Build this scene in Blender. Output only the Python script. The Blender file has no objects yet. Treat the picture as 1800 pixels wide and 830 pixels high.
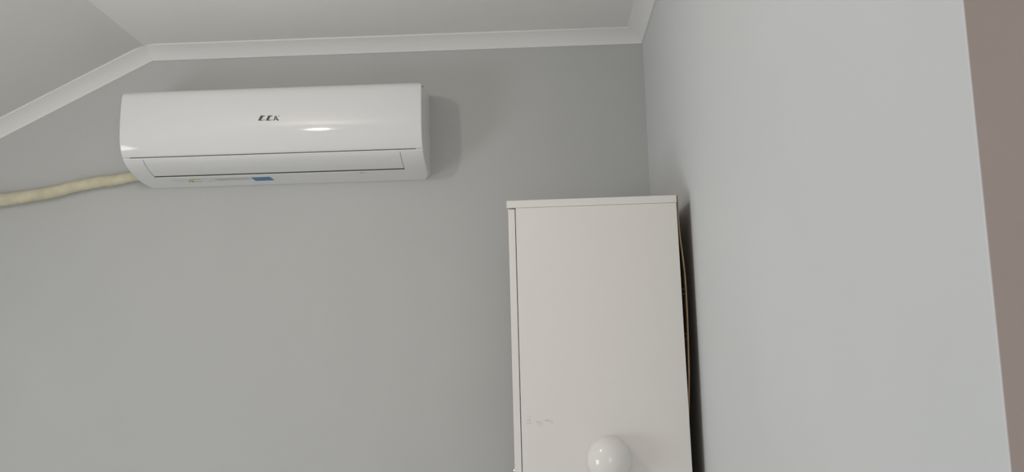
import bpy, bmesh, math, random
import numpy as np
from mathutils import Matrix, Vector

random.seed(4)
scene = bpy.context.scene
COL = scene.collection

# ------------------------------------------------------------------ camera
FPX = 1600.0                                    # focal length in pixels of the 1800x830 frame
CAM = np.array([0.0, -2.55, 1.5])
YAW, PITCH, ROLL = [math.radians(a) for a in (1.53, 8.224, -1.52)]
cy, sy, cp, sp, cr, sr = math.cos(YAW), math.sin(YAW), math.cos(PITCH), math.sin(PITCH), math.cos(ROLL), math.sin(ROLL)
FWD = np.array([-sy * cp, cy * cp, sp])
RIGHT0 = np.array([cy, sy, 0.0])
UP0 = np.cross(RIGHT0, FWD)
RIGHT = cr * RIGHT0 + sr * UP0
UP = -sr * RIGHT0 + cr * UP0
cam_data = bpy.data.cameras.new('camera')
cam_data.sensor_width = 36.0
cam_data.lens = FPX / 1800.0 * 36.0
cam_data.clip_start = 0.02
cam_data.dof.use_dof = True
cam_data.dof.focus_distance = 2.25
cam_data.dof.aperture_fstop = 15.0
cam = bpy.data.objects.new('camera', cam_data)
M4 = Matrix.Identity(4)
for i in range(3):
    M4[i][0], M4[i][1], M4[i][2], M4[i][3] = RIGHT[i], UP[i], -FWD[i], CAM[i]
cam.matrix_world = M4
COL.objects.link(cam)
scene.camera = cam


def ray(px, py):
    return FWD + (px - 900.0) / FPX * RIGHT - (py - 415.0) / FPX * UP


# ------------------------------------------------------------------ world, light, exposure
world = bpy.data.worlds.new('world')
scene.world = world
world.use_nodes = True
world.node_tree.nodes['Background'].inputs['Color'].default_value = (0.75, 0.85, 1.0, 1)
world.node_tree.nodes['Background'].inputs['Strength'].default_value = 0.5

scene.view_settings.view_transform = 'Standard'
scene.view_settings.look = 'None'
scene.view_settings.gamma = 1.0
scene.view_settings.use_curve_mapping = False
scene.view_settings.exposure = 0.0

# daylight through the window of the low wall on the left, out of the frame
XL, XR, XH = -2.5, 0.3265, 2.0                  # low left wall, right wall, far side of the hall
YC, YB = -1.886, -4.2                           # outside corner of the right wall, wall behind the camera
WIN = (-2.5, -1.45, 0.50, 1.45)                # window opening: y0, y1, z0, z1
la = bpy.data.lights.new('window_daylight', 'AREA')
la.shape = 'RECTANGLE'
la.size, la.size_y = WIN[3] - WIN[2] - 0.1, WIN[1] - WIN[0] - 0.1
la.energy = 19.0
la.color = (0.87, 0.945, 1.0)
lo = bpy.data.objects.new('window_daylight', la)
lo.location = (XL - 0.02, (WIN[0] + WIN[1]) / 2, (WIN[2] + WIN[3]) / 2)
lo.rotation_euler = (0, math.radians(-90), 0)
COL.objects.link(lo)

# soft fill light added behind the camera, set in an invented wall opening
REAR_FILL = (-0.3, 1.5, 0.8, 2.1)                    # x0, x1, z0, z1
lb = bpy.data.lights.new('rear_fill_light', 'AREA')
lb.shape = 'RECTANGLE'
lb.size, lb.size_y = REAR_FILL[1] - REAR_FILL[0] - 0.1, REAR_FILL[3] - REAR_FILL[2] - 0.1
lb.energy = 17.0
lb.color = (1.0, 0.955, 0.90)
lo = bpy.data.objects.new('rear_fill_light', lb)
lo.location = ((REAR_FILL[0] + REAR_FILL[1]) / 2, YB - 0.02, (REAR_FILL[2] + REAR_FILL[3]) / 2)
lo.rotation_euler = (math.radians(90), 0, 0)
COL.objects.link(lo)

# the bare pendant bulb hanging from the flat ceiling, left of and above the camera, out of the frame
BULB = (-0.845, -1.33, 2.28)
lp = bpy.data.lights.new('ceiling_bulb', 'POINT')
lp.energy = 6.6
lp.shadow_soft_size = 0.026
lp.color = (1.0, 0.92, 0.83)
lo = bpy.data.objects.new('ceiling_bulb', lp)
lo.location = BULB
COL.objects.link(lo)


# ------------------------------------------------------------------ materials
def mat(name, col, rough=0.6, spec=0.5, noise=0.0, nscale=6.0, bump=0.0, bscale=200.0, metal=0.0, coat=0.0):
    m = bpy.data.materials.new(name)
    m.use_nodes = True
    nt = m.node_tree
    b = nt.nodes['Principled BSDF']
    b.inputs['Base Color'].default_value = (*col, 1)
    b.inputs['Roughness'].default_value = rough
    b.inputs['Specular IOR Level'].default_value = spec
    b.inputs['Metallic'].default_value = metal
    b.inputs['Coat Weight'].default_value = coat
    tc = nt.nodes.new('ShaderNodeTexCoord')
    if noise > 0:
        n = nt.nodes.new('ShaderNodeTexNoise')
        n.inputs['Scale'].default_value = nscale
        n.inputs['Detail'].default_value = 4.0
        nt.links.new(tc.outputs['Object'], n.inputs['Vector'])
        r = nt.nodes.new('ShaderNodeMapRange')
        r.inputs['From Min'].default_value, r.inputs['From Max'].default_value = 0.3, 0.7
        r.inputs['To Min'].default_value, r.inputs['To Max'].default_value = 1 - noise, 1 + noise
        nt.links.new(n.outputs['Fac'], r.inputs['Value'])
        v = nt.nodes.new('ShaderNodeVectorMath')
        v.operation = 'SCALE'
        v.inputs[0].default_value = col
        nt.links.new(r.outputs['Result'], v.inputs['Scale'])
        nt.links.new(v.outputs['Vector'], b.inputs['Base Color'])
    if bump > 0:
        n2 = nt.nodes.new('ShaderNodeTexNoise')
        n2.inputs['Scale'].default_value = bscale
        n2.inputs['Detail'].default_value = 3.0
        nt.links.new(tc.outputs['Object'], n2.inputs['Vector'])
        bp = nt.nodes.new('ShaderNodeBump')
        bp.inputs['Strength'].default_value = bump
        bp.inputs['Distance'].default_value = 0.001
        nt.links.new(n2.outputs['Fac'], bp.inputs['Height'])
        nt.links.new(bp.outputs['Normal'], b.inputs['Normal'])
    return m


MT = dict(
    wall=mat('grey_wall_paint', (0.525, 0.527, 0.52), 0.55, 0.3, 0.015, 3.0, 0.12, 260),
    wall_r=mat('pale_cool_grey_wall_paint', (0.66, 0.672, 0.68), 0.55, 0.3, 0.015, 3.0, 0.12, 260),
    white=mat('white_wall_paint', (0.84, 0.83, 0.81), 0.7, 0.3, 0.015, 3.0),
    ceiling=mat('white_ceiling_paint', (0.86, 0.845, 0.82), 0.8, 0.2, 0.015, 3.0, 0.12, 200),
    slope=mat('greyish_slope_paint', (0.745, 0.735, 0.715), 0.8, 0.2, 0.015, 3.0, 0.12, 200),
    cornice=mat('white_cornice_paint', (0.83, 0.82, 0.805), 0.6, 0.3),
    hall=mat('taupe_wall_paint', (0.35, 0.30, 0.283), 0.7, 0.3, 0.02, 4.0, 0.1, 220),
    floor=mat('beige_floor', (0.76, 0.725, 0.67), 0.5, 0.4, 0.05, 5.0),
    frame=mat('white_window_frame', (0.8, 0.8, 0.8), 0.4),
    plastic=mat('glossy_white_plastic', (0.785, 0.785, 0.79), 0.075, 0.5),
    plastic2=mat('satin_white_plastic', (0.88, 0.88, 0.88), 0.25, 0.5),
    dark=mat('dark_plastic', (0.03, 0.03, 0.03), 0.6),
    letter=mat('dark_grey_print', (0.05, 0.05, 0.05), 0.35),
    blue=mat('blue_sticker', (0.07, 0.22, 0.42), 0.4),
    grey=mat('pale_grey_sticker', (0.54, 0.55, 0.56), 0.45),
    pale=mat('off_white_sticker', (0.74, 0.74, 0.73), 0.4),
    yellow=mat('yellow_sticker', (0.42, 0.37, 0.06), 0.45),
    foam=mat('cream_pipe_wrap', (0.62, 0.58, 0.43), 0.75, 0.2, 0.10, 30.0, 0.5, 60),
    melamine=mat('white_melamine', (0.79, 0.76, 0.725), 0.42, 0.4, 0.01, 8.0),
    hardboard=mat('brown_hardboard', (0.30, 0.21, 0.13), 0.8, 0.2, 0.15, 40.0),
    metal=mat('bright_metal', (0.75, 0.74, 0.72), 0.18, 0.5, metal=1.0),
    nail=mat('dull_nail_steel', (0.16, 0.14, 0.11), 0.5, 0.4, metal=0.6),
    dome=mat('glossy_white_dome', (0.82, 0.80, 0.765), 0.11, 0.5),
)

# the near cabinet side carries faint grey scuffs: three smudges broken up by noise
MT['scuffed'] = mat('scuffed_white_melamine', (0.79, 0.76, 0.725), 0.42, 0.4)


def add_scuffs(m, col, marks):
    nt = m.node_tree
    b = nt.nodes['Principled BSDF']
    tc = nt.nodes.new('ShaderNodeTexCoord')
    nz = nt.nodes.new('ShaderNodeTexNoise')
    nz.inputs['Scale'].default_value = 95.0
    nz.inputs['Detail'].default_value = 3.0
    nt.links.new(tc.outputs['Object'], nz.inputs['Vector'])
    total = None
    for (x, z, rx, rz, ang, amt) in marks:
        mp = nt.nodes.new('ShaderNodeMapping')
        mp.vector_type = 'TEXTURE'
        mp.inputs['Location'].default_value = (x, 0, z)
        mp.inputs['Rotation'].default_value = (0, ang, 0)
        mp.inputs['Scale'].default_value = (rx * 1.1, 1.0, rz * 1.7)
        nt.links.new(tc.outputs['Object'], mp.inputs['Vector'])
        ln = nt.nodes.new('ShaderNodeVectorMath')
        ln.operation = 'LENGTH'
        nt.links.new(mp.outputs['Vector'], ln.inputs[0])
        mr = nt.nodes.new('ShaderNodeMapRange')
        mr.interpolation_type = 'SMOOTHSTEP'
        mr.inputs['From Min'].default_value, mr.inputs['From Max'].default_value = 0.1, 1.0
        mr.inputs['To Min'].default_value, mr.inputs['To Max'].default_value = amt * 0.62, 0.0
        nt.links.new(ln.outputs['Value'], mr.inputs['Value'])
        if total is None:
            total = mr.outputs['Result']
        else:
            a = nt.nodes.new('ShaderNodeMath')
            a.operation = 'MAXIMUM'
            nt.links.new(total, a.inputs[0])
            nt.links.new(mr.outputs['Result'], a.inputs[1])
            total = a.outputs[0]
    k = nt.nodes.new('ShaderNodeMath')
    k.operation = 'MULTIPLY'
    nt.links.new(total, k.inputs[0])
    r2 = nt.nodes.new('ShaderNodeMapRange')
    r2.inputs['From Min'].default_value, r2.inputs['From Max'].default_value = 0.35, 0.6
    r2.inputs['To Min'].default_value, r2.inputs['To Max'].default_value = 0.35, 1.0
    nt.links.new(nz.outputs['Fac'], r2.inputs['Value'])
    nt.links.new(r2.outputs['Result'], k.inputs[1])
    mx = nt.nodes.new('ShaderNodeMix')
    mx.data_type = 'RGBA'
    mx.inputs[6].default_value = (*col, 1)
    mx.inputs[7].default_value = (0.22, 0.20, 0.17, 1)
    nt.links.new(k.outputs[0], mx.inputs[0])
    nt.links.new(mx.outputs[2], b.inputs['Base Color'])


# ------------------------------------------------------------------ helpers
def link(name, me, m, parent=None, smooth=False):
    if isinstance(me, bmesh.types.BMesh):
        bm = me
        bmesh.ops.recalc_face_normals(bm, faces=bm.faces[:])
        me = bpy.data.meshes.new(name)
        bm.to_mesh(me)
        bm.free()
    me.materials.clear()
    me.materials.append(MT[m])
    o = bpy.data.objects.new(name, me)
    COL.objects.link(o)
    if parent:
        o.parent = parent
    if smooth:
        me.shade_smooth()
        me.set_sharp_from_angle(angle=math.radians(38))
    return o


def mesh_from(verts, faces):
    bm = bmesh.new()
    vs = [bm.verts.new(v) for v in verts]
    for f in faces:
        bm.faces.new([vs[i] for i in f])
    return bm


def box(x0, x1, y0, y1, z0, z1, bevel=0.0):
    bm = bmesh.new()
    bmesh.ops.create_cube(bm, size=1.0)
    for v in bm.verts:
        v.co = Vector(((x0 + x1) / 2 + v.co.x * (x1 - x0), (y0 + y1) / 2 + v.co.y * (y1 - y0), (z0 + z1) / 2 + v.co.z * (z1 - z0)))
    if bevel > 0:
        bmesh.ops.bevel(bm, geom=bm.edges[:], offset=bevel, segments=2, affect='EDGES', profile=0.5)
    return bm


def prism(poly, axis, a, b):
    """closed outline (2D) pulled along an axis; poly given in the other two axes in xyz order"""
    vs = []
    for t in (a, b):
        for (p, q) in poly:
            vs.append({'x': (t, p, q), 'y': (p, t, q), 'z': (p, q, t)}[axis])
    n = len(poly)
    fs = [tuple(range(n)), tuple(range(2 * n - 1, n - 1, -1))]
    fs += [(i, (i + 1) % n, n + (i + 1) % n, n + i) for i in range(n)]
    return mesh_from(vs, fs)


def structure(o, label=None):
    o['kind'] = 'structure'
    if label:
        o['label'] = label
    return o


def tag(o, label, cat, group=None):
    o['label'], o['category'] = label, cat
    if group:
        o['group'] = group
    return o


def empty(name, loc, rz=0.0):
    o = bpy.data.objects.new(name, None)
    o.empty_display_size = 0.1
    o.location = loc
    o.rotation_euler = (0, 0, rz)
    COL.objects.link(o)
    return o


# ------------------------------------------------------------------ the room
ZC = 2.458                                      # flat ceiling
SL = 0.496                                      # slope of the attic ceiling
XK = -1.1214                                    # crease between flat and sloped ceiling
T = 0.12
zsl = lambda x: ZC + SL * (x - XK)
ZL = zsl(XL)

structure(link('floor', box(XL - T, XH + T, YB - T, T, -0.1, 0.0), 'floor'), 'plain beige floor of the room')
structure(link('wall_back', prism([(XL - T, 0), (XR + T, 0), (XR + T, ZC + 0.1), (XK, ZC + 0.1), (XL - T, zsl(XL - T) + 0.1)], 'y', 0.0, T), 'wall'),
          'light grey painted back wall behind the air conditioner')
# the right wall ends in an outside corner near the camera with a lightly rounded edge
rr = 0.0012
wr = [(XR, 0.0), (XR, YC + rr)] + [(XR + rr - rr * math.cos(a), YC + rr - rr * math.sin(a)) for a in (math.pi / 8, math.pi / 4, 3 * math.pi / 8)] + [(XR + rr, YC), (XR + T, YC), (XR + T, 0.0)]
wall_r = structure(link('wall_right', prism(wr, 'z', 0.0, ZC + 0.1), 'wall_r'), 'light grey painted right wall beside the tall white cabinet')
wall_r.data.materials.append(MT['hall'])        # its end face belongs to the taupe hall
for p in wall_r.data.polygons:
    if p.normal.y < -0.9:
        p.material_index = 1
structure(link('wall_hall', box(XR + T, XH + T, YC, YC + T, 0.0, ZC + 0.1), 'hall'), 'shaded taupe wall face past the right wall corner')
structure(link('wall_hall_side', box(XH, XH + T, YB, YC, 0.0, ZC + 0.1), 'white'), 'white side wall of the hall')
def add_boxes(rects):
    out = bmesh.new()
    for q in rects:
        b2 = box(*q)
        me2 = bpy.data.meshes.new('t')
        b2.to_mesh(me2)
        b2.free()
        out.from_mesh(me2)
        bpy.data.meshes.remove(me2)
    return out


structure(link('wall_front', add_boxes([(XL - T, REAR_FILL[0], YB - T, YB, 0, ZC + .1), (REAR_FILL[1], XH + T, YB - T, YB, 0, ZC + .1),
                                        (REAR_FILL[0], REAR_FILL[1], YB - T, YB, 0, REAR_FILL[2]), (REAR_FILL[0], REAR_FILL[1], YB - T, YB, REAR_FILL[3], ZC + .1)]), 'white'),
          'white wall behind the viewer')
structure(link('rear_fill_frame', add_boxes([(REAR_FILL[0], REAR_FILL[1], YB - .09, YB - .03, REAR_FILL[2], REAR_FILL[2] + .05), (REAR_FILL[0], REAR_FILL[1], YB - .09, YB - .03, REAR_FILL[3] - .05, REAR_FILL[3]),
                                      (REAR_FILL[0], REAR_FILL[0] + .05, YB - .09, YB - .03, REAR_FILL[2], REAR_FILL[3]), (REAR_FILL[1] - .05, REAR_FILL[1], YB - .09, YB - .03, REAR_FILL[2], REAR_FILL[3])]), 'frame'),
          'white frame added around the fill light behind the viewer')  # unseen frame, added to go with the rear fill light
# left wall with its window opening
structure(link('wall_left', add_boxes([(XL - T, XL, y0, y1, z0, z1) for (y0, y1, z0, z1) in
                                       ((YB, WIN[0], 0, ZL), (WIN[1], 0.0, 0, ZL), (WIN[0], WIN[1], 0, WIN[2]), (WIN[0], WIN[1], WIN[3], ZL))]), 'white'),
          'low white wall under the sloped ceiling')
structure(link('window_1', add_boxes([(XL - 0.09, XL - 0.03, y0, y1, z0, z1) for (y0, y1, z0, z1) in
                                      ((WIN[0], WIN[1], WIN[2], WIN[2] + .05), (WIN[0], WIN[1], WIN[3] - .05, WIN[3]), (WIN[0], WIN[0] + .05, WIN[2], WIN[3]), (WIN[1] - .05, WIN[1], WIN[2], WIN[3]))]), 'frame'),
          'white window frame in the low left wall')
FR = 0.045                                      # the plaster rounds the crease off
PA, PB = (XK - FR * math.cos(math.atan(SL)), ZC - FR * math.sin(math.atan(SL))), (XK + FR, ZC)
fil = []
for k in range(13):
    t = k / 12
    fil.append(tuple((1 - t) ** 2 * PA[i] + 2 * t * (1 - t) * (XK, ZC)[i] + t * t * PB[i] for i in (0, 1)))
structure(link('ceiling', prism(fil[6:] + [(XH + T, ZC), (XH + T, ZC + 0.1), (fil[6][0], ZC + 0.1)], 'y', YB - T, T), 'ceiling', None, True), 'flat white ceiling')
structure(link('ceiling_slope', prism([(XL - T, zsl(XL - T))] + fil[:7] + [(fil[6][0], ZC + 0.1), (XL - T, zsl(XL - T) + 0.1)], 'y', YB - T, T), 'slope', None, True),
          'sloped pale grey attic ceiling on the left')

# cornices: a cove profile, d = out along the ceiling, h = down along the wall
CS, CP = 0.036, 0.046


def cornice_profile():
    """(out from wall, down from ceiling)"""
    pts = [(0.0, 0.0), (CP, 0.0), (CP, 0.004), (CP - 0.004, 0.0055)]
    x0, y0, x1, y1 = CP - 0.004, 0.0055, 0.005, CS - 0.003
    for k in range(1, 8):
        t = k / 8
        # shallow cove bulging towards the corner
        bx, by = x0 + (x1 - x0) * t, y0 + (y1 - y0) * t
        w = 0.0035 * math.sin(math.pi * t)
        pts.append((bx - w * 0.62, by - w * 0.78))
    pts += [(x1, y1), (0.004, CS), (0.0, CS)]
    return pts


def sweep_cornice(name, stations, label):
    """stations: functions mapping a profile point (out, down) to a world point"""
    prof = cornice_profile()
    n = len(prof)
    vs = [st(p, q) for st in stations for (p, q) in prof]
    fs = []
    for s in range(len(stations) - 1):
        for i in range(n):
            j = (i + 1) % n
            fs.append((s * n + i, s * n + j, (s + 1) * n + j, (s + 1) * n + i))
    fs.append(tuple(range(n)))
    fs.append(tuple(range((len(stations) - 1) * n, len(stations) * n)))
    o = link(name, mesh_from(vs, fs), 'cornice', smooth=True)
    return structure(o, label)


ang = math.atan(SL)
# at the crease the two runs meet in a mitre
half = math.tan(ang / 2)
E0 = 0.0002
sweep_cornice('trim_1', [lambda p, q: (XK + q * half, -p - E0, ZC - q - E0), lambda p, q: (XR - p, -p - E0, ZC - q - E0)],
              'white cove cornice along the back wall under the flat ceiling')
sweep_cornice('trim_2', [lambda p, q: (XL + 0.002 + q * math.sin(ang), -p - E0, zsl(XL + 0.002) - q * math.cos(ang) - E0),
                         lambda p, q: (XK + q * half - E0, -p - E0, ZC - q - E0)],
              'white cove cornice slanting down along the sloped ceiling')
sweep_cornice('trim_3', [lambda p, q: (XR - p - E0, -p - E0, ZC - q - E0), lambda p, q: (XR - p - E0, YC + 0.002, ZC - q - E0)],
              'white cove cornice along the top of the right wall')

# ------------------------------------------------------------------ air conditioner
AX1 = -0.2968
AX0 = AX1 - 0.82
ctrl = [(0, 2.289), (-.08, 2.283), (-.14, 2.2775), (-.169, 2.2735), (-.1815, 2.262), (-.187, 2.235), (-.190, 2.19), (-.189, 2.14), (-.180, 2.108),
        (-.160, 2.083), (-.130, 2.067), (-.093, 2.056), (-.045, 2.0465), (0, 2.0388)]


def catmull(c, n=10):
    c = [np.array(p, float) for p in c]
    c = [2 * c[0] - c[1]] + c + [2 * c[-1] - c[-2]]
    o = []
    for i in range(1, len(c) - 2):
        for k in range(n):
            t = k / n
            o.append(.5 * (2 * c[i] + (c[i + 1] - c[i - 1]) * t + (2 * c[i - 1] - 5 * c[i] + 4 * c[i + 1] - c[i + 2]) * t * t
                           + (3 * c[i] - c[i - 1] - 3 * c[i + 1] + c[i + 2]) * t ** 3))
    o.append(c[-2])
    return np.array(o)


PR = catmull(ctrl)
SS = np.r_[0, np.cumsum(np.hypot(*np.diff(PR, axis=0).T))]
SEND = SS[-1]


def prof(s, off=0.0):
    y, z = np.interp(s, SS, PR[:, 0]), np.interp(s, SS, PR[:, 1])
    h = 0.003
    a, b = max(0, s - h), min(SEND, s + h)
    dy = np.interp(b, SS, PR[:, 0]) - np.interp(a, SS, PR[:, 0])
    dz = np.interp(b, SS, PR[:, 1]) - np.interp(a, SS, PR[:, 1])
    L = math.hypot(dy, dz)
    ny, nz = dz / L, -dy / L
    if ny > 0 and s < 0.1:                       # the outside is up at the top, forward at the front, down below
        ny, nz = ny, nz
    return y + ny * off, z + nz * off


# orientation of the normal: at the front (middle of the path) it must face the viewer (-y)
_y, _z = prof(SEND * 0.55, 0.01)
SGN = 1.0 if _y < prof(SEND * 0.55)[0] else -1.0


def inset(z, y):
    d, r = (2.2720 - z, 0.014) if z > 2.15 else (z - 2.0383, 0.022)
    if d >= r:
        return 0.0
    if z > 2.15:                                 # only the front of the upper corners is rounded
        t = min(1.0, max(0.0, (-y - 0.135) / 0.028))
        r = r * t * t * (3 - 2 * t)
        d = d * r / 0.014
    return r - math.sqrt(max(0.0, r * r - (r - max(d, 0.0)) ** 2))


def surf(x, s, off):
    y, z = prof(s, SGN * off)
    y0, z0 = prof(s)
    k = inset(z0, y0)
    return (min(max(x, AX0 + k), AX1 - k), min(y, -0.0005), z)


def hit(px, py):
    """pixel -> (x, s) on the front surface of the unit"""
    d = ray(px, py)
    best = None
    for i in range(len(PR) - 1):
        a, e = PR[i], PR[i + 1] - PR[i]
        det = d[1] * -e[1] + e[0] * d[2]
        if abs(det) < 1e-12:
            continue
        ry, rz = a[0] - CAM[1], a[1] - CAM[2]
        t = (ry * -e[1] + e[0] * rz) / det
        k = (d[1] * rz - d[2] * ry) / det
        if -1e-6 <= k <= 1 + 1e-6 and (best is None or t < best[0]):
            best = (t, SS[i] + k * math.hypot(*e))
    return best[0] * d[0], best[1]


def shell(x0, x1, s0, s1, thick, off=0.0, rx0=0.0, rx1=0.0, rs=0.0015, ds=0.006):
    """curved plate on the profile: rounded at its x ends (rx0, rx1: casing corners) and softened along its long edges"""
    def ends(r, base, sgn):
        if r <= 0:
            return [(base, 0.0008), (base + sgn * 0.0008, 0.0)]
        return [(base + sgn * r * (1 - math.cos(a)), r * (1 - math.sin(a))) for a in [math.pi / 2 * k / 7 for k in range(8)]]
    cols = ends(rx0, x0, 1) + [(x0 + (x1 - x0) * k / 6, 0.0) for k in range(1, 6)] + ends(rx1, x1, -1)[::-1]
    ns = max(2, int((s1 - s0) / ds))
    rows = [(s0, rs), (s0 + rs * 0.3, rs * 0.3), (s0 + rs, 0.0)] + [(s0 + rs + (s1 - s0 - 2 * rs) * k / ns, 0.0) for k in range(1, ns)] + [(s1 - rs, 0.0), (s1 - rs * 0.3, rs * 0.3), (s1, rs)]
    bm = bmesh.new()
    O = [[bm.verts.new(surf(x, s, off - max(dx, dr))) for (s, dr) in rows] for (x, dx) in cols]
    I = [[bm.verts.new(surf(x, s, off - thick - max(dx - thick, 0) - 0.0005)) for (s, dr) in rows] for (x, dx) in cols]
    nc, nr = len(cols), len(rows)
    for i in range(nc - 1):
        for j in range(nr - 1):
            bm.faces.new((O[i][j], O[i + 1][j], O[i + 1][j + 1], O[i][j + 1]))
            bm.faces.new((I[i][j], I[i][j + 1], I[i + 1][j + 1], I[i + 1][j]))
    for i in range(nc - 1):
        bm.faces.new((O[i][0], I[i][0], I[i + 1][0], O[i + 1][0]))
        bm.faces.new((O[i][-1], O[i + 1][-1], I[i + 1][-1], I[i][-1]))
    for j in range(nr - 1):
        bm.faces.new((O[0][j], O[0][j + 1], I[0][j + 1], I[0][j]))
        bm.faces.new((O[-1][j], I[-1][j], I[-1][j + 1], O[-1][j + 1]))
    return bm


ac = empty('air_conditioner', ((AX0 + AX1) / 2, 0, 2.0388))
tag(ac, 'white wall-mounted air conditioner with closed flap below the cornice', 'air conditioner')


def acpart(name, bm, m, parent=None, smooth=True):
    bmesh.ops.translate(bm, verts=bm.verts[:], vec=-Vector(ac.location))
    return link(name, bm, m, parent or ac, smooth)


GAP = hit(480, 270.5)[1] - 0.0004            # slot under the front panel
F0, F1 = GAP + 0.0067, GAP + 0.0877  # flap
FX0, FX1 = -1.0612, -0.3602
RC = 0.0035
IN = 0.0030
# inner body: the solid behind the covers, its ends are the visible side faces
cb = bmesh.new()
prev = None
for k in range(121):
    sk = SEND * k / 120
    _, yk, zk = surf(0, sk, -IN if sk > 0.125 else -0.0002)
    e = 0.0002 + inset(prof(sk)[1], prof(sk)[0])
    yk = min(yk, -0.0015)
    eb = e if prof(sk)[1] < 2.15 else 0.0002     # behind the rounded front corner the ends stay straight
    ym = yk * 0.8
    cur = [cb.verts.new(p) for p in ((AX0 + e, yk, zk), (AX1 - e, yk, zk), (AX1 - eb, ym, zk), (AX1 - eb, -0.0005, zk), (AX0 + eb, -0.0005, zk), (AX0 + eb, ym, zk))]
    if prev:
        for i in range(6):
            cb.faces.new((prev[i], prev[(i + 1) % 6], cur[(i + 1) % 6], cur[i]))
    else:
        cb.faces.new(cur)
    prev = cur
cb.faces.new(prev)
acpart('body', cb, 'plastic2')
panel = acpart('front_panel', shell(AX0, AX1, 0.126, GAP - 0.0013, 0.0025, 0.0, RC, RC), 'plastic')
# dark slots that show in the gaps
acpart('slot', shell(AX0 + .02, AX1 - .02, GAP - 0.006, GAP + 0.006, 0.0008, -0.0020), 'dark')
acpart('outlet', shell(FX0 - .004, FX1 + .004, F0 - 0.003, F1 + 0.014, 0.0008, -0.0020), 'dark')
# lower casing round the flap: two ends, a thin strip above, the belly below
e0 = 0.0011
HX0, HX1, HS0, HS1 = FX0 - e0, FX1 + e0, F0 - 0.0006, F1 + 0.0105


def pierced_shell(thick):
    s0, s1 = GAP + 0.0013, SEND - 0.001
    xs = [(AX0 + RC * (1 - math.cos(a)), RC * (1 - math.sin(a))) for a in [math.pi / 2 * k / 4 for k in range(5)]]
    xs += [(AX0 + 0.024, 0.0), (HX0, 0.0)] + [(HX0 + (HX1 - HX0) * k / 5, 0.0) for k in range(1, 5)] + [(HX1, 0.0), (AX1 - 0.024, 0.0)]
    xs += [(AX1 - RC * (1 - math.cos(a)), RC * (1 - math.sin(a))) for a in [math.pi / 2 * k / 4 for k in range(4, -1, -1)]]
    ss = [(s0, 0.0007), (s0 + 0.001, 0.0), (HS0, 0.0)] + [(HS0 + (HS1 - HS0) * k / 16, 0.0) for k in range(1, 16)] + [(HS1, 0.0)]
    ss += [(HS1 + (s1 - HS1) * k / 16, 0.0) for k in range(1, 17)]
    bm = bmesh.new()
    nx, nn = len(xs), len(ss)
    hole = lambda i, j: HX0 - 1e-6 < xs[i][0] and xs[i + 1][0] < HX1 + 1e-6 and HS0 - 1e-6 < ss[j][0] and ss[j + 1][0] < HS1 + 1e-6
    V = {}

    def v(k, i, j):
        if (k, i, j) not in V:
            V[(k, i, j)] = bm.verts.new(surf(xs[i][0], ss[j][0], -max(xs[i][1], ss[j][1]) - (thick if k else 0)))
        return V[(k, i, j)]
    cells = {(i, j) for i in range(nx - 1) for j in range(nn - 1) if not hole(i, j)}
    for (i, j) in cells:
        bm.faces.new((v(0, i, j), v(0, i + 1, j), v(0, i + 1, j + 1), v(0, i, j + 1)))
        bm.faces.new((v(1, i, j), v(1, i, j + 1), v(1, i + 1, j + 1), v(1, i + 1, j)))
        for (di, dj, p, q) in ((-1, 0, (i, j), (i, j + 1)), (1, 0, (i + 1, j), (i + 1, j + 1)), (0, -1, (i, j), (i + 1, j)), (0, 1, (i, j + 1), (i + 1, j + 1))):
            if (i + di, j + dj) not in cells:
                bm.faces.new((v(0, *p), v(0, *q), v(1, *q), v(1, *p)))
    return bm


belly = acpart('lower_cover', pierced_shell(0.0022), 'plastic')
acpart('outlet_lip', shell(HX0 + 0.0005, HX1 - 0.0005, HS1 - 0.001, HS1 + 0.0045, 0.002, 0.0008, 0, 0, rs=0.0022), 'plastic')
acpart('flap', shell(FX0, FX1, F0, F1, 0.0015, 0.0, 0, 0, rs=0.0008), 'plastic')['label'] = 'closed air outlet flap'


def on_surface(polys, off):
    bm = bmesh.new()
    for poly in polys:
        vs = []
        for (px, py) in poly:
            x, s = hit(px, py)
            vs.append(bm.verts.new(surf(x, s, off)))
        vt = [bm.verts.new(Vector(v.co) + (Vector((0, 0.0006, 0.0003)))) for v in vs]
        bm.faces.new(vs)
        bm.faces.new(vt[::-1])
        n = len(vs)
        for i in range(n):
            bm.faces.new((vs[i], vt[i], vt[(i + 1) % n], vs[(i + 1) % n]))
    return bm


# lettering E.C.A on the front panel, outlines in the zoomed picture's units
def L(pts):
    return [(430 + x / 10.588, 190 + y / 10.588) for (x, y) in pts]


def dot(x, y, r):
    return L([(x - r, y + r), (x - r * .5, y - r), (x + r, y - r), (x + r * .6, y + r)])


letters = [
    L([(250, 234), (296, 146), (318, 140), (384, 143), (368, 157), (342, 158), (326, 178), (342, 180), (333, 196), (316, 196), (306, 218), (340, 223), (334, 234)]),
    dot(364, 222, 9),
    L([(393, 234), (438, 147), (462, 140), (524, 142), (507, 157), (480, 158), (449, 218), (484, 223), (478, 234)]),
    dot(507, 222, 9),
    L([(534, 234), (567, 148), (587, 148), (577, 170), (553, 234)]),
    L([(577, 170), (587, 148), (618, 210), (634, 214), (634, 232), (606, 234)]),
    L([(556, 202), (592, 202), (598, 213), (552, 213)]),
    L([(628, 142), (644, 142), (644, 158), (628, 158)]),
]
acpart('brand_lettering', on_surface(letters, 0.0005), 'letter', panel, False)['label'] = 'dark grey letters E.C.A on the front panel'
acpart('sticker', on_surface([[(441, 312.2), (474, 310.8), (482.5, 316.6), (450, 318)]], 0.0006), 'blue', belly, False)['label'] = 'blue sticker'
acpart('sticker', on_surface([[(376, 314.2), (436, 312.4), (441, 315.2), (384, 317.5)]], 0.0006), 'grey', belly, False)['label'] = 'pale grey printed sticker'
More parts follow.
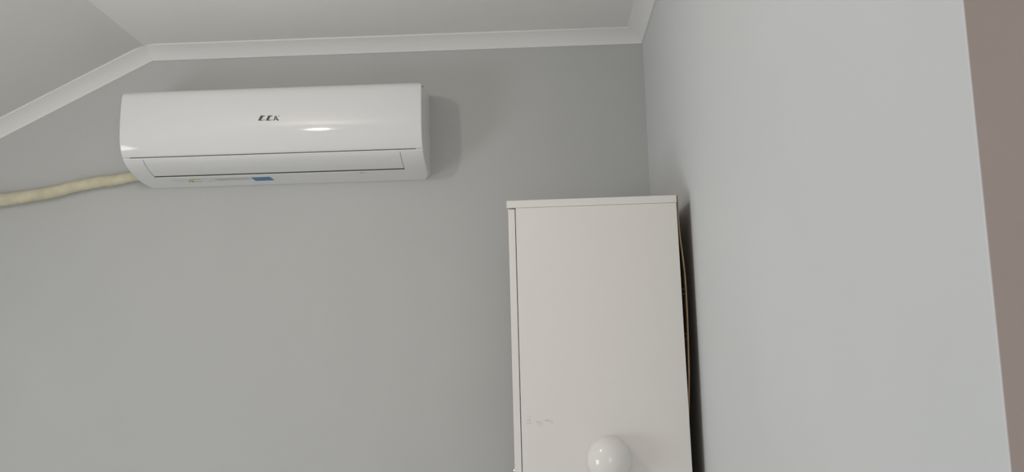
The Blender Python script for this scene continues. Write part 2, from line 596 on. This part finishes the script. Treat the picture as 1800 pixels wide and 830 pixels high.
acpart('sticker', on_surface([[(300, 316.6), (372, 314.4), (380, 319), (306, 321.3)]], 0.0006), 'pale', belly, False)['label'] = 'off-white sticker with a yellow warning mark'
acpart('sticker_print', on_surface([[(332.2, 315.6), (333.8, 315.6), (334.6, 320.3), (332.6, 320.3)],
                                    [(335.5, 316.3), (337, 316.0), (343.5, 319.6), (337, 319.9)],
                                    [(338, 315.0), (352, 314.6), (352.5, 315.1), (338.5, 315.5)],
                                    [(343, 319.1), (356, 318.4), (357, 318.9), (344, 319.7)],
                                    [(366, 318.3), (373, 318.0), (374, 318.5), (367, 318.8)]], 0.0009), 'yellow', belly, False)['label'] = 'yellow warning mark'
# receiver lens near the right end of the belly
acpart('receiver_lens', on_surface([[(632, 302.8), (641, 302.4), (640, 304.2), (633, 304.6)]], 0.0007), 'grey', belly, False)

# ------------------------------------------------------------------ lagged pipe on the wall
path = [(-1.1178, 2.0765), (-1.15, 2.0715), (-1.183, 2.0665), (-1.236, 2.0605), (-1.29, 2.053), (-1.331, 2.045), (-1.372, 2.0365), (-1.455, 2.024), (-1.537, 2.0155),
        (-1.64, 2.008), (-1.76, 2.004), (-1.9, 1.999)]
pp = catmull(path, 12)
bm = bmesh.new()
rings = []
NS = 20
for i, (x, z) in enumerate(pp):
    a, b = pp[max(0, i - 1)], pp[min(len(pp) - 1, i + 1)]
    tx, tz = (b - a) / np.hypot(*(b - a))
    arc = i * 0.0065
    ring = []
    for k in range(NS):
        th = 2 * math.pi * k / NS
        r = 0.0140 + 0.0042 * min(1.0, arc / 0.42) + 0.0005 * math.sin(arc * 47 + 1.3 * math.sin(th)) + 0.0007 * math.sin(arc * 19 + th) + 0.0003 * math.sin(arc * 120 + th * 2)
        # tape edge running round in a helix
        ph = (arc / 0.055 + th / (2 * math.pi)) % 1.0
        r += 0.0005 * ph
        u_, v_ = r * math.cos(th), r * math.sin(th)
        ring.append(bm.verts.new((x - tz * v_, min(-0.0008, -0.0185 - u_), z + tx * v_ * (1 if tx > 0 else -1) * (1))))
    rings.append(ring)
for i in range(len(rings) - 1):
    for k in range(NS):
        bm.faces.new((rings[i][k], rings[i][(k + 1) % NS], rings[i + 1][(k + 1) % NS], rings[i + 1][k]))
bm.faces.new(rings[0]); bm.faces.new(rings[-1][::-1])
tag(link('insulated_pipe', bm, 'foam', None, True), 'cream wrapped pipe running along the wall into the air conditioner', 'pipe')

# ------------------------------------------------------------------ tall cabinet, door side to the left, back to the right wall
CX, CY = 0.2965, -0.664
cab = empty('tall_cabinet', (CX, CY, 0.0), math.radians(-1.0))
tag(cab, 'tall white cabinet with bowed brown back panel against the right wall', 'cabinet')
H = 1.849
W = 0.625                       # along y
XO = -0.3568                    # outer edge of the top, local x
XD = -0.3540                    # outer face of the doors
XI = -0.3383                    # front edge of the sides
TH = 0.0158
bv = 0.0006
link('top_panel', box(XO, 0, 0, W, H - TH, H, bv), 'melamine', cab)
# near side: its back edge leans out a little towards the floor
side = prism([(XI, 0.0), (0.006, 0.0), (0.0026, 1.283), (-0.0012, H - TH - 0.0006), (XI, H - TH - 0.0006)], 'y', 0.0, 0.016)
near = link('side_panel', side, 'scuffed', cab)
near['label'] = 'near side panel with faint grey scuffs'
link('side_panel', box(XI, 0, W - 0.016, W, 0, H - TH - 0.0006, bv), 'melamine', cab)
link('bottom_panel', box(XI, -0.001, 0.0165, W - 0.0165, 0.07, 0.086, bv), 'melamine', cab)
link('plinth', box(XI + 0.02, XI + 0.036, 0.0165, W - 0.0165, 0.0, 0.0695), 'melamine', cab)
for z in (0.45, 0.83, 1.21, 1.56):
    link('shelf', box(XI + 0.004, -0.006, 0.0165, W - 0.0165, z, z + 0.016, bv), 'melamine', cab)
kz = 1.2625
for (y0, y1, ky) in ((0.001, W / 2 - 0.0015, 0.292), (W / 2 + 0.0015, W - 0.001, 0.372)):
    d = link('door', box(XD, XD + 0.0142, y0, y1, 0.075, H - TH - 0.0024, 0.0008), 'melamine', cab)
    kb = bmesh.new()
    kp = [(0.0, 0.0055), (0.0015, 0.0055), (0.003, 0.0032), (0.009, 0.0032), (0.011, 0.006), (0.014, 0.0078), (0.017, 0.0068), (0.0192, 0.0038), (0.0198, 0.0)]
    rg = []
    for (t, r) in kp:
        if r == 0:
            rg.append([kb.verts.new((XD - t, ky, kz))])
        else:
            rg.append([kb.verts.new((XD - t, ky + r * math.cos(a), kz + r * math.sin(a))) for a in [2 * math.pi * k / 16 for k in range(16)]])
    kb.faces.new(rg[0])
    for i in range(len(rg) - 1):
        for k in range(16):
            if len(rg[i + 1]) == 1:
                kb.faces.new((rg[i][k], rg[i][(k + 1) % 16], rg[i + 1][0]))
            else:
                kb.faces.new((rg[i][k], rg[i][(k + 1) % 16], rg[i + 1][(k + 1) % 16], rg[i + 1][k]))
    kn = link('knob', kb, 'metal', d, True)
    kn['label'] = 'small bright metal knob'
# hardboard back, sprung out of its groove between the nails
BZ = [(H, 0.0005), (1.80, 0.0007), (1.76, 0.0022), (1.72, 0.0056), (1.684, 0.0082), (1.64, 0.0088), (1.59, 0.0086), (1.544, 0.0076), (1.48, 0.0058), (1.42, 0.0022), (1.38, -0.0006), (1.33, -0.0012), (1.0, -0.0012), (0.5, -0.0012), (0.07, -0.0012)]
zz = [b[0] for b in BZ][::-1]
bb = [b[1] for b in BZ][::-1]
bm = bmesh.new()
prev = None
for k in range(121):
    z = 0.07 + (H - 0.07) * k / 120
    x = float(np.interp(z, zz, bb))
    cur = [bm.verts.new((x, 0.0012, z)), bm.verts.new((x + 0.0024, 0.0012, z)), bm.verts.new((0.0030, W - 0.002, z)), bm.verts.new((0.0006, W - 0.002, z))]
    if prev:
        for i in range(4):
            bm.faces.new((prev[i], prev[(i + 1) % 4], cur[(i + 1) % 4], cur[i]))
    else:
        bm.faces.new(cur)
    prev = cur
bm.faces.new(prev)
link('back_panel', bm, 'hardboard', cab, True)['label'] = 'thin brown hardboard back bowing away from the side panel'
for z in (1.651, 1.641, 1.559, 1.549):
    x1 = float(np.interp(z, zz, bb))
    link('nail', box(-0.004, x1 + 0.0005, 0.006, 0.0068, z, z + 0.0008), 'nail', cab)

add_scuffs(MT['scuffed'], (0.79, 0.76, 0.725), [
    (-0.0268 - CX, 1.3925, 0.0075, 0.0022, 0.05, 0.6), (-0.0240 - CX, 1.3975, 0.0018, 0.0055, 0.3, 0.4), (-0.0255 - CX, 1.3865, 0.0080, 0.0014, -0.1, 0.4),
    (-0.0090 - CX, 1.3885, 0.0022, 0.0020, 0.0, 0.8), (-0.0045 - CX, 1.3868, 0.0080, 0.0030, 0.2, 0.5), (-0.0035 - CX, 1.3815, 0.0075, 0.0028, 0.3, 0.28),
    (0.0120 - CX, 1.3910, 0.0110, 0.0019, 0.03, 0.55), (0.0200 - CX, 1.3880, 0.0045, 0.0022, 0.6, 0.5)])

# ------------------------------------------------------------------ glossy dome on the near side of the cabinet
DR = 0.0445
dome_c = Vector((0.1335, CY - 0.0045 + math.sin(math.radians(-1.0)) * (0.1335 - CX) * -1 * -1, 1.3115))
de = empty('rounded_dome', dome_c, math.radians(-1.0))
tag(de, 'glossy white rounded dome stuck on the cabinet side at the picture bottom', 'dome')


def lathe_y(pp_, seg=56, sz=1.0):
    b = bmesh.new()
    rg = []
    for (t, r) in pp_:
        if r == 0:
            rg.append([b.verts.new((0, -t, 0))])
        else:
            rg.append([b.verts.new((r * math.cos(a), -t, sz * r * math.sin(a))) for a in [2 * math.pi * k / seg for k in range(seg)]])
    if len(rg[0]) > 1:
        b.faces.new(rg[0])
    for i in range(len(rg) - 1):
        for k in range(seg):
            q = (k + 1) % seg
            if len(rg[i + 1]) == 1:
                b.faces.new((rg[i][k], rg[i][q], rg[i + 1][0]))
            else:
                b.faces.new((rg[i][k], rg[i][q], rg[i + 1][q], rg[i + 1][k]))
    return b


dp = [(-0.0044, DR * 1.015), (-0.0034, DR * 1.005), (-0.001, DR), (0.003, DR)]
for k in range(0, 15):
    a = math.pi / 2 * k / 14
    dp.append((0.008 + DR * 0.92 * math.sin(a), DR * math.cos(a) if k < 14 else 0))
link('dome_shell', lathe_y(dp, 56, 1.05), 'dome', de, True)
link('base_disc', lathe_y([(-0.004, DR * 0.8), (0.0, DR * 0.8), (0.0005, 0)], 48), 'plastic2', de, True)
